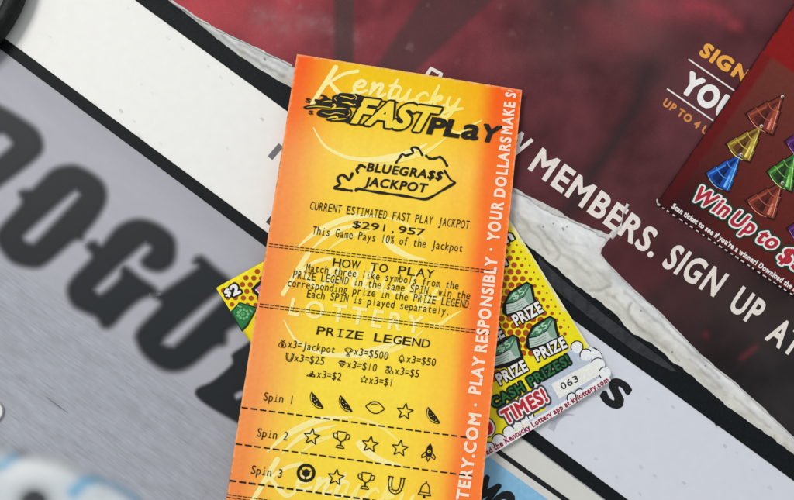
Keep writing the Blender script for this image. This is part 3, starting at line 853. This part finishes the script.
def col_slip(x, y):
    u, v = uv(x, y)
    ctr = ramp([(0, C(240, 200, 16)), (.10, C(246, 208, 34)), (.18, C(250, 222, 84)), (.27, C(250, 216, 66)), (.36, C(250, 214, 56)), (.45, C(248, 222, 52)), (.6, C(250, 226, 70)), (.8, C(250, 222, 66)), (1, C(248, 218, 60))], v)
    le = ramp([(0, C(250, 98, 28)), (.12, C(252, 118, 48)), (.2, C(254, 148, 82)), (.3, C(254, 146, 78)), (.45, C(252, 130, 62)), (.6, C(255, 156, 90)), (.8, C(254, 142, 74)), (1, C(252, 128, 60))], v)
    le = mixc(le, C(255, 178, 98), .24*sstep(.1, .25, v))
    ri = ramp([(0, C(251, 94, 18)), (.2, C(253, 122, 46)), (.4, C(252, 116, 46)), (.6, C(253, 130, 58)), (1, C(252, 118, 44))], v)
    wob = .012*fbm(x, y, 60, 3, 2.)
    uu = u+wob
    c = (min(1., ctr[0]*1.05), ctr[1]*.985, ctr[2]*1.05)
    k = 1-sstep(.0, .31, uu); c = mixc(c, le, min(1, k**1.35*1.05))
    c = mixc(c, ri, .30*sstep(.62, .84, uu)); c = mixc(c, ri, sstep(.80, .90, uu))
    st_ = fbm(u*260, v*3, 3.2, 3, 5.)
    c = mixc(c, C(244, 64, 10), .22*max(0, st_)*(1-sstep(.05, .16, u)))
    n = fbm(u*420, v*40, 6, 2, 7.)*.03
    if min(u, 1-u) < .004 or v < .003: return mixc(c, C(250, 190, 140), .5)
    return tuple(w*(1+n) for w in c)
sheet('paper', Q, z_slip, .35, SLIP, col_slip, 2.8, slip)
ZL = z_slip
KK = paper_mat('thermal_black', C(34, 28, 22), .55, .2, 900, .7, .03)
KG = paper_mat('thermal_faded', C(52, 42, 28), .55, .2, 800, .8, .03)
# watermark --------------------------------------------------------------------
WMY = ink(255, 240, 158, .45, .06); WMF = ink(255, 236, 130, .45, .06)
CUR = {'e': [[(0, .42), (.45, .55), (.55, .88), (.3, 1), (.05, .6), (.1, .15), (.4, 0), (.8, .3)]],
 'n': [[(0, .85), (.15, 1), (.1, .05)], [(.1, .1), (.35, .85), (.58, 1), (.62, .7), (.56, .2), (.7, 0), (.95, .3)]],
 't': [[(.25, 1.6), (.12, .3), (.25, 0), (.6, .3)], [(-.05, 1.0), (.5, 1.08)]],
 'u': [[(0, 1), (-.02, .3), (.15, 0), (.4, .3), (.55, 1)], [(.55, 1), (.5, .25), (.65, 0), (.95, .3)]],
 'c': [[(.6, .8), (.4, 1), (.1, .65), (.08, .25), (.35, 0), (.8, .3)]],
 'k': [[(.12, 1.75), (0, 0)], [(.05, .45), (.45, .95), (.52, .72), (.2, .48)], [(.2, .48), (.45, 0), (.85, .3)]],
 'y': [[(0, 1), (0, .4), (.2, .12), (.45, .4), (.58, 1)], [(.58, 1), (.45, -.1), (.2, -.62), (-.12, -.45), (.2, -.1), (.95, .3)]]}
def watermark(dv, lot=True):
    m = MB(); z = .14
    m.stroke([(308, 254), (283, 294)], [5.5, 4.5], WMY, z, smooth=False); m.stroke([(298, 273), (315, 262), (331, 258)], [3, 4], WMY, z+.02)
    m.stroke([(301, 270), (310, 281), (318, 287), (326, 282)], [3.5, 5, 3], WMY, z+.04)
    bx, by = 325, 280.5
    for i, ch in enumerate('entucky'):
        sx, sy = 17.5, 12.5
        for k, stq in enumerate(CUR[ch]):
            m.stroke([(bx+px*sx+.40*sy*py, by+px*sx*.19-py*sy*1.05) for px, py in stq], [2.6, 4.4, 3.0], WMY if i < 3 else WMF, z+.02*(k+1)+.05*(i % 2))
        adv = {'e': 16.5, 'n': 19, 't': 11, 'u': 18.5, 'c': 15.5, 'k': 17, 'y': 15}[ch]; bx += adv; by += adv*.19
    if lot: m.text('LOTTERY', (289, 314.5), (420, 333.5), 0, WMY, .022, z+.2, up=(3.2, -16.5), space=1.3)
    m.stroke([(284, 320), (289, 330), (298, 342), (320, 353), (350, 355), (380, 349), (404, 337)], [1, 3, 4, 5, 8, 7, 1], WMY, z, taper=True)
    m.stroke([(352, 362), (380, 354), (402, 346), (424, 330)], [.6, 5, 5, .6], WMF, z+.05, taper=True)
    m.stroke([(298, 247), (318, 231), (349, 218), (380, 216)], [1, 6, 6, .6], WMY, z, taper=True)
    m.stroke([(312, 249), (333, 232), (364, 223)], [1, 6, .6], WMY, z+.03, taper=True)
    m.stroke([(328, 250), (345, 238), (372, 230)], [1, 4.5, .6], WMF, z+.05, taper=True)
    m.stroke([(384, 238), (392, 247), (408, 256), (426, 260)], [5, 7, 5, 1], WMY, z+.03, taper=True)
    m.stroke([(382, 216), (405, 224), (425, 240)], [1, 3.5, .8], WMF, z+.02, taper=True)
    m.stroke([(429, 322), (438, 325), (450, 317), (461, 311)], [2, 4, 3, 1], WMF, z+.08, taper=True)
    # shift along the slip by one repeat and drop what falls off its top
    nv = []; ok = []
    for x, y, zz in m.v:
        u, v = uv(x, y); v += dv; ok.append(.004 < v < .995 and u < .993); nv.append((*xy(u, v), zz))
    f2 = [(f, k) for f, k in zip(m.f, m.m) if all(ok[i] for i in f)]
    m.v = nv; m.f = [f for f, k in f2]; m.m = [k for f, k in f2]
    m.build('watermark', ZL, slip)
vm = uv(308, 254)[1]
watermark(0); watermark(uv(273, 459)[1]-vm); watermark(-(uv(273, 459)[1]-vm), False) 
# logo -----------------------------------------------------------------------
m = MB(); z = .55
YF = ink(248, 216, 60, .45, .05)
FU = (12.4, -22.0)
m.text('FAST', (351, 121.5), (429, 131.5), 0, KK, .105, z, up=FU, ref=.05, space=.98)
m.build('logo_word', ZL, slip)
m = MB(); m.text('FAST', (351, 121.5), (429, 131.5), 0, YF, .045, z+.15, up=FU, ref=.05, space=.98); m.build('logo_word', ZL, slip)
m = MB()
m.text('PL', (427.5, 133), (457.5, 137), 0, KK, .045, z+.3, up=(5.6, -15.2)); m.text('a', (461, 137.4), (476.5, 139.6), 0, KK, .03, z+.3, up=(7.2, -19.6)); m.text('Y', (479, 140), (495.5, 142.2), 0, KK, .045, z+.3, up=(5.8, -15.4))
m.build('logo_word', ZL, slip)
m = MB(); g = lambda l: [(290+a/7.15, 80+b/7.15) for a, b in l]
fl = z+.12
m.poly(smooth_path(g([(300, 118), (345, 100), (365, 92), (440, 98), (520, 118), (560, 140), (520, 150), (500, 160), (510, 185), (480, 200), (430, 195), (445, 230), (430, 270), (420, 300), (360, 300), (290, 295), (255, 285), (270, 272), (215, 262), (190, 245), (200, 220), (240, 205), (190, 200), (130, 208), (100, 203), (97, 190), (140, 178), (190, 168), (175, 150), (180, 135), (215, 140), (240, 120), (215, 112), (225, 102), (255, 112), (270, 125), (300, 140)]), 1.2, True), KK, fl, step=1.5)
for l, w in (([(120, 195), (170, 188), (230, 190), (290, 196)], 1.0), ([(225, 158), (270, 150), (300, 150)], .9), ([(215, 205), (290, 206), (360, 200), (400, 205)], 1.2),
             ([(300, 180), (318, 175), (322, 190), (300, 202)], 2.2), ([(360, 115), (410, 125), (440, 135), (462, 125)], 1.2), ([(372, 160), (420, 165), (450, 178), (468, 172)], 1.6),
             ([(270, 272), (320, 262), (340, 268), (330, 280)], 2.0), ([(300, 284), (350, 280), (400, 276)], 1.5), ([(225, 230), (280, 245), (330, 235), (390, 245)], .8), ([(420, 215), (430, 240), (405, 262)], .8), ([(330, 122), (320, 135), (335, 148)], .7), ([(455, 108), (475, 120), (470, 142)], .8)):
    m.stroke(g(l), [w*.3, w, w*.5], YF, fl+.1, taper=True)
for cx, cy, s_ in ((130, 142, 5), (250, 120, 4), (150, 228, 4.5)):
    c = g([(cx, cy)])[0]; m.text('S', (c[0]-s_*.5, c[1]+s_*.4), (c[0]+s_*.35, c[1]+s_*.55), 0, KK, .05, fl+.05, up=(s_*.15, -s_*.75))
m.stroke(g([(470, 102), (560, 130), (660, 150), (770, 160)]), 1.6, KK, fl)
m.stroke(g([(400, 302), (500, 318), (590, 322)]), 1.8, KK, fl)
m.build('flame_logo', ZL, slip)
# state outline ----------------------------------------------------------------
m = MB(); g = lambda l: [(320+a/5.29, 140+b/5.29) for a, b in l]
for l, w in (([(168, 268), (120, 262), (74, 255), (90, 244), (106, 232), (94, 214), (96, 196), (116, 184), (138, 194), (152, 212), (162, 196), (170, 176)], 2.6),
             ([(198, 172), (194, 156), (206, 146), (214, 130), (236, 142)], 2.6), ([(404, 118), (420, 96), (436, 72), (452, 82), (474, 76), (492, 66), (484, 46), (494, 38), (522, 46), (540, 80)], 2.3),
             ([(562, 84), (580, 98), (606, 98), (636, 88), (656, 108), (672, 136)], 2.5), ([(660, 162), (676, 190), (694, 212), (714, 226), (680, 246), (640, 270), (594, 300), (560, 312), (520, 308), (440, 294), (340, 280), (260, 268), (200, 258), (190, 266)], 2.5)):
    pts = g(l); pts = [(x+random.uniform(-.25, .25), y+random.uniform(-.25, .25)) for x, y in pts]
    m.stroke(pts, lambda t, w=w: w*(1+.22*math.sin(t*31+w)), KK, .5)
m.build('state_outline', ZL, slip)
MB().text('BLUEGRA$$', (366.5, 171), (441, 179.8), 0, KK, .035, .5, up=(2.6, -8), space=1.08).build('jackpot_title', ZL, slip)
MB().text('JACKPOT', (364.5, 185.3), (425.5, 192.4), 0, KK, .035, .5, up=(2.6, -8.2), space=1.08).build('jackpot_title', ZL, slip)
# thermal text -------------------------------------------------------------------
U = lambda c: (c*.16+.3, -c)
def line(body, p0, p1, cap, off=.004, mat=None, fitw=.78):
    MB().mono(body, p0, p1, cap, mat or KG, off, .5, up=U(cap), fitw=fitw).build('text_line', ZL, slip)
line('CURRENT ESTIMATED FAST PLAY JACKPOT', (309, 209.3), (469, 229), 8.0)
line('$291,957', (351.5, 227.3), (424.5, 236), 6.8, .010, KK, .88)
line('This Game Pays 10% of the Jackpot', (311.5, 234), (462.5, 252), 8.0)
line('HOW TO PLAY', (331.5, 266), (434, 278.3), 8.0, .010, KK, .84)
line('Match three like symbols from the', (305, 271), (458.5, 289.5), 7.6)
line('PRIZE LEGEND in the same SPIN, win the', (292, 278), (470, 299.5), 7.8)
line('corresponding prize in the PRIZE LEGEND.', (286.5, 286), (473, 308.8), 7.8)
line('Each SPIN is played separately.', (306, 297.2), (450, 315.3), 7.8)
line('PRIZE LEGEND', (315.5, 334.3), (430, 348), 8.0, .008, KK, .86)
line('x3=Jackpot', (287, 347.2), (335, 353.4), 7.4)
line('x3=$500', (353, 354.6), (388, 360), 7.4)
line('x3=$50', (405.5, 362.2), (435.5, 366.4), 7.4)
line('x3=$25', (293.5, 361), (324, 365), 7.4)
line('x3=$10', (346, 367.5), (376.5, 371.7), 7.4)
line('x3=$5', (394, 374), (419, 377.6), 7.4)
line('x3=$2', (316, 377.3), (341, 380.6), 7.4)
line('x3=$1', (368, 383.3), (393, 386.6), 7.4)
line('Spin 1', (262.5, 400.2), (293.5, 404.2), 8.0)
line('Spin 2', (256, 436.3), (287.5, 440.6), 8.2)
line('Spin 3', (250, 473.6), (282, 478), 8.4)
# rules --------------------------------------------------------------------------
def rule(a, b, dash, gap, w, dbl=0):
    m = MB(); m.dashes(a, b, dash, gap, w, KG if dbl else KK, .5)
    if dbl: m.dashes((a[0]-.4, a[1]+dbl), (b[0]-.4, b[1]+dbl), dash, gap, w, KG, .5)
    m.build('dashed_rule', ZL, slip)
rule((269, 243.6), (497, 271.2), 4.3, .9, .9, 2.6)
rule((259.5, 303.8), (490, 331.8), 4.3, .9, .9, 2.7)
rule((241.5, 407.4), (475, 438.6), 6.6, 2.6, 1.5)
rule((235.5, 443.9), (472, 476.3), 6.8, 2.6, 1.5)
rule((229.5, 480.6), (467, 513.5), 7.0, 2.6, 1.9)
rule((227, 494.6), (460, 526.5), 4.4, .9, .9, 2.7)
# symbols --------------------------------------------------------------------------
dx, dy = (.989, .138), (.15, -.985)
def frame(c, s): return lambda a, b: (c[0]+s*(dx[0]*a-dy[0]*-b*-1*0+dy[0]*b), c[1]+s*(dx[1]*a+dy[1]*b))
def star(m, f, w):
    m.stroke([f(math.sin(math.pi*k/5)*(1 if k % 2 == 0 else .42), math.cos(math.pi*k/5)*(1 if k % 2 == 0 else .42)) for k in range(10)], w, KK, .5, closed=True, smooth=False, step=1.2)
def trophy(m, f, w):
    m.stroke([f(-.55, .95), f(.55, .95), f(.5, .3), f(.3, -.05), f(0, -.2), f(-.3, -.05), f(-.5, .3)], w, KK, .5, closed=True, smooth=False)
    m.stroke([f(-.55, .7), f(-.95, .7), f(-.85, .2), f(-.4, .05)], w, KK, .53); m.stroke([f(.55, .7), f(.95, .7), f(.85, .2), f(.4, .05)], w, KK, .53)
    m.stroke([f(0, -.2), f(0, -.6)], w*1.5, KK, .55, smooth=False); m.stroke([f(-.5, -.95), f(-.3, -.65), f(.3, -.65), f(.5, -.95)], w, KK, .5, closed=True, smooth=False)
def shoe(m, f, w):
    for k in (1., .55):
        m.stroke([f(-.8*k-.05, .95), f(-.82*k-.05, .2), f(-.6*k, -.5*k-.2), f(0, -.95*k-.05), f(.6*k, -.5*k-.2), f(.82*k+.05, .2), f(.8*k+.05, .95)], w, KK, .5)
    for s_ in (-1, 1): m.stroke([f(s_*.98, .95), f(s_*.42, .95)], w, KK, .53, smooth=False)
    for a in range(200, 350, 28): m.disc(f(.68*math.cos(math.radians(a)), .75*math.sin(math.radians(a))+.0), w*.45, KK, .55, 6)
def bell(m, f, w):
    m.stroke([f(-.75, -.55), f(-.55, -.2), f(-.45, .4), f(-.2, .75), f(0, .85), f(.2, .75), f(.45, .4), f(.55, -.2), f(.75, -.55)], w, KK, .5, closed=True, smooth=False, step=1.2)
    m.stroke([f(-.62, -.25), f(.62, -.25)], w*.8, KK, .53, smooth=False); m.disc(f(0, -.78), w*.9+.4, KK, .53); m.disc(f(0, .98), w*.8, KK, .53)
def melon(m, f, w):
    pts = [f(-.72, .95), f(-.85, .5), f(-.72, -.05), f(-.35, -.55), f(.15, -.85), f(.75, -.9)]
    m.poly(smooth_path(pts, 1)+[f(.95, -.72)] + [f(.4, -.05), f(-.1, .45)], KK, .5, step=1.6)
    m.stroke([f(-.66, .7), f(-.66, .1), f(-.3, -.45), f(.2, -.7), f(.66, -.76)], .8, YF, .58, taper=True)
    for a, b in ((-.4, .3), (-.2, -.1), (.1, -.4), (.05, .05), (.4, -.5)): m.disc(f(a, b), .5, YF, .6, 6)
def lemon(m, f, w):
    m.stroke([f(-1.1, .02), f(-.8, .3), f(-.4, .62), f(.1, .68), f(.6, .45), f(.85, .2), f(1.1, -.02), f(.8, -.3), f(.4, -.62), f(-.1, -.68), f(-.6, -.45), f(-.85, -.2)], w, KK, .5, closed=True)
    m.stroke([f(-.5, .3), f(-.1, .42), f(.3, .36)], w*.7, KK, .5)
def rocket(m, f, w):
    m.poly([f(0, 1.1), f(.3, .65), f(.4, .0), f(.32, -.5), f(-.32, -.5), f(-.4, .0), f(-.3, .65)], KK, .5, step=1.5)
    m.stroke([f(.4, 0), f(.8, -.45), f(.75, -.75), f(.35, -.5)], w, KK, .5, smooth=False); m.stroke([f(-.4, 0), f(-.8, -.45), f(-.75, -.75), f(-.35, -.5)], w, KK, .5, smooth=False)
    m.stroke([f(-.2, -.6), f(0, -1.1), f(.2, -.6)], w, KK, .52, smooth=False); m.disc(f(0, .1), 1.7, YF, .6); m.disc(f(0, .1), .7, KK, .66, 8)
def ball(m, f, w):
    m.stroke([f(math.cos(a*.393)*.92, math.sin(a*.393)*.92) for a in range(16)], w*2.6, KK, .5, closed=True)
    m.poly([f(.5*math.cos(1.57+k*1.047), .5*math.sin(1.57+k*1.047)) for k in range(6)], KK, .5)
    for k in range(3): m.stroke([f(.45*math.cos(.52+k*2.09), .45*math.sin(.52+k*2.09)), f(.9*math.cos(.52+k*2.09), .9*math.sin(.52+k*2.09))], w*.8, KK, .53, smooth=False)
def bag(m, f, w):
    m.stroke([f(-.3, .35), f(-.8, -.2), f(-.7, -.85), f(.7, -.85), f(.8, -.2), f(.3, .35)], w, KK, .5, closed=True); m.stroke([f(-.45, .9), f(0, .5), f(.45, .9)], w, KK, .5); m.text('$', f(-.3, -.65), f(.3, -.65), 2.6, KK, .05, .55)
def gem(m, f, w):
    m.poly([f(-1, .3), f(-.55, .8), f(.55, .8), f(1, .3), f(0, -.9)], KK, .5)
    m.stroke([f(-.8, .3), f(.8, .3)], .5, YF, .58, smooth=False, taper=True); m.stroke([f(-.3, .3), f(0, -.6), f(.3, .3)], .4, YF, .58, smooth=False, taper=True)
def cherry(m, f, w):
    for c in ((-.5, -.4), (.5, -.5)): m.stroke([f(c[0]+.42*math.cos(a*.785), c[1]+.42*math.sin(a*.785)) for a in range(8)], w, KK, .5, closed=True)
    m.stroke([f(-.45, 0), f(.1, .9), f(.5, -.05)], w, KK, .5); m.poly([f(-.9, .9), f(-.1, .95), f(-.3, .4), f(-.9, .3)], KK, .5)
def cash(m, f, w):
    m.poly([f(-1.1, -.8), f(-.6, -.1), f(-.2, -.3), f(-.1, .5), f(.5, .6), f(.5, .0), f(1.0, -.2), f(1.1, -.8)], KK, .5); m.disc(f(.1, .3), .7, YF, .58, 8); m.disc(f(-.5, -.5), .6, YF, .58, 8); m.disc(f(.6, -.45), .6, YF, .58, 8)
def sym(name, fn, c, s, w):
    m = MB(); fn(m, frame(c, s), w); m.build(name, ZL, slip)
R = 8.6
for nm, fn, c in (('melon_symbol', melon, (316.5, 400.5)), ('melon_symbol', melon, (345.4, 404)), ('lemon_symbol', lemon, (375, 407.6)), ('star_symbol', star, (404.8, 411.7)), ('melon_symbol', melon, (433, 415.6)),
                  ('star_symbol', star, (311.7, 437)), ('trophy_symbol', trophy, (341, 440)), ('star_symbol', star, (370, 444.5)), ('star_symbol', star, (399.8, 448.5)), ('rocket_symbol', rocket, (429, 452.5)),
                  ('ball_symbol', ball, (306, 473)), ('star_symbol', star, (335.8, 477.5)), ('trophy_symbol', trophy, (365.6, 481)), ('horseshoe_symbol', shoe, (395.6, 485.5)), ('bell_symbol', bell, (425, 490.5))):
    sym(nm, fn, c, R, 1.15)
for nm, fn, c in (('bag_symbol', bag, (282.5, 343.5)), ('trophy_symbol', trophy, (348.5, 352)), ('bell_symbol', bell, (401.5, 358.8)), ('horseshoe_symbol', shoe, (289.5, 357.5)), ('gem_symbol', gem, (342, 364)), ('cherry_symbol', cherry, (389.5, 370)), ('cash_symbol', cash, (311, 373.5)), ('star_symbol', star, (364, 379.5))):
    sym(nm, fn, c, 4.1, .75)
# side wording -------------------------------------------------------------------
SW = ink(252, 226, 206, .5, .08)
for body, p0, p1 in (('KYLO', (461, 556), (465.8, 513)), ('TTERY.COM', (466, 511), (480.8, 415)), ('PLAY', (480, 394), (485, 358)), ('RESPONSIBLY', (486, 352), (497.2, 258.5)), ('YOUR', (498.6, 241), (503.4, 203)), ('DOLLARS', (504.4, 197), (511, 138)), ('MAKE', (511.4, 134), (514.9, 103)), ('SO', (515.5, 97.5), (517.2, 85))):
    u = unit(p0, p1); cap = 11.2 if p0[1] > 200 else 10.2
    if body == 'SO': p1 = (516.9, 87.2) if False else p1
    m = MB(); m.text(body, p0, p1, cap, SW, .042, .5, space=1.14)
    ok = [uv(x, y)[1] > .004 for x, y, z_ in m.v]
    keep = [(f, k) for f, k in zip(m.f, m.m) if all(ok[i] for i in f)]; m.f = [f for f, k in keep]; m.m = [k for f, k in keep]
    m.build('side_lettering', ZL, slip)
MB().disc((475.5, 405), 1.5, SW, .5).build('side_dot', ZL, slip)
MB().disc((491, 249.5), 1.4, SW, .5).build('side_dot', ZL, slip)

# =================================================================== cable, sticker, token
def tube(paths, r, name, mat):
    vs = []; fs = []; K_ = 16
    for pts in paths:
        n = len(pts); b = len(vs)
        for i, p in enumerate(pts):
            t = (pts[min(n-1, i+1)]-pts[max(0, i-1)]).normalized(); s = Vector((0, 0, 1)).cross(t).normalized(); w = t.cross(s)
            rr = r*(1+.05*fbm(p.x, p.y, 9, 2, 3.))
            for k in range(K_):
                a = 2*math.pi*k/K_; vs.append(p+s*rr*math.cos(a)+w*rr*math.sin(a))
        for i in range(n-1):
            for k in range(K_): fs.append([b+i*K_+k, b+i*K_+(k+1) % K_, b+(i+1)*K_+(k+1) % K_, b+(i+1)*K_+k])
        fs.append([b+k for k in range(K_)][::-1]); fs.append([b+(n-1)*K_+k for k in range(K_)])
    return link_mesh(name, vs, fs, [mat], None, None, None, True)
loop = []
for i in range(260):
    a = 2*math.pi*i/130*1.0+2.2; r0 = 124.5-29*sstep(120, 140, i)
    loop.append(P(-95+r0*math.cos(a), -40+r0*math.sin(a), 0)+Vector((0, 0, 11+1.0*math.sin(a*2))))
o = tube([loop], 9.2, 'cable_coil', RUBBER)
tag(o, 'coiled black rubber cable crossing the top left corner of the white strip', 'cable')

def col_stick(x, y):
    c = C(206, 212, 216)
    c = mixc(c, C(226, 229, 230), math.exp(-seg((x, y), (10, 470), (60, 462))**2/180))
    c = mixc(c, C(128, 178, 208), .95*math.exp(-chain((x, y), [(74, 492), (84, 482), (98, 477), (112, 480), (130, 491), (140, 500)])**2/60))
    c = mixc(c, C(128, 178, 208), .8*math.exp(-chain((x, y), [(-10, 470), (4, 464), (14, 456)])**2/50))
    c = mixc(c, C(112, 118, 126), .85*math.exp(-((x-23)**2+(y-449)**2)/60))
    c = mixc(c, C(190, 198, 204), .6*math.exp(-((x-104)**2+(y-494)**2)/60))
    c = mixc(c, C(48, 50, 52), sstep(1, 0, math.exp(-((x-34)**2*.9+(y-499)**2)/150)*0) *0 + .96*min(1, 1.5*math.exp(-((x-34)**2*.8+(y-502)**2)/170)))
    return c
ol = smooth_path([(-50, 452), (-20, 442), (0, 440), (24, 443), (48, 448), (72, 456), (100, 468), (126, 480), (148, 496), (170, 530), (180, 600), (60, 640), (-60, 600)], 4, True)
v2, tr = fill(ol, 3.2)
cs = []
for p in v2:
    d = dist_poly(p, ol); cs.append((*col_stick(*p), sstep(0, 24, d)))
o = link_mesh('round_sticker', [P(x, y, .5) for x, y in v2], [orient(v2, t) for t in tr], [SOFTP], None, None, cs)
tag(o, 'blurry white round sticker with pale blue arcs and a dark spot, bottom left corner', 'sticker')
tok = [(-16+18*math.cos(a*.2618), 411+14*math.sin(a*.2618)) for a in range(24)]
o = sheet('white_token', tok, lambda x, y: 3.2, 3, paper_mat('white_plastic', rough=.35, nscale=200, namt=.03, bump=0, vcol=True), flat(C(226, 226, 224)), 4)
tag(o, 'small white round token at the left edge of the grey board', 'token')

# =================================================================== light and camera
w = bpy.data.worlds.new('World'); scene.world = w; w.use_nodes = True
bg = w.node_tree.nodes['Background']; bg.inputs[0].default_value = (.93, .97, 1.0, 1); bg.inputs[1].default_value = .50
def area(name, loc, size, power, col):
    l = bpy.data.lights.new(name, 'AREA'); l.energy = power*1.47; l.size = size; l.color = col
    o = bpy.data.objects.new(name, l); COL.objects.link(o); o.location = loc
    o.rotation_euler = (Vector((0, 0, 0))-Vector(loc)).to_track_quat('-Z', 'Y').to_euler()
    return o
area('ceiling_lamp', (-.75, .62, 1.15), .5, 9.5, (1, .975, .94))
cam = bpy.data.cameras.new('camera'); co = bpy.data.objects.new('camera', cam); COL.objects.link(co)
cam.sensor_width = 36; cam.lens = 36*F/W; cam.clip_start = .005; cam.clip_end = 50
co.location = CAM*S; co.rotation_euler = (TILT, 0, 0)
scene.camera = co
scene.view_settings.view_transform = 'Standard'; scene.view_settings.look = 'None'; scene.view_settings.exposure = 0
scene.render.engine = 'CYCLES'
scene.cycles.transparent_max_bounces = 16
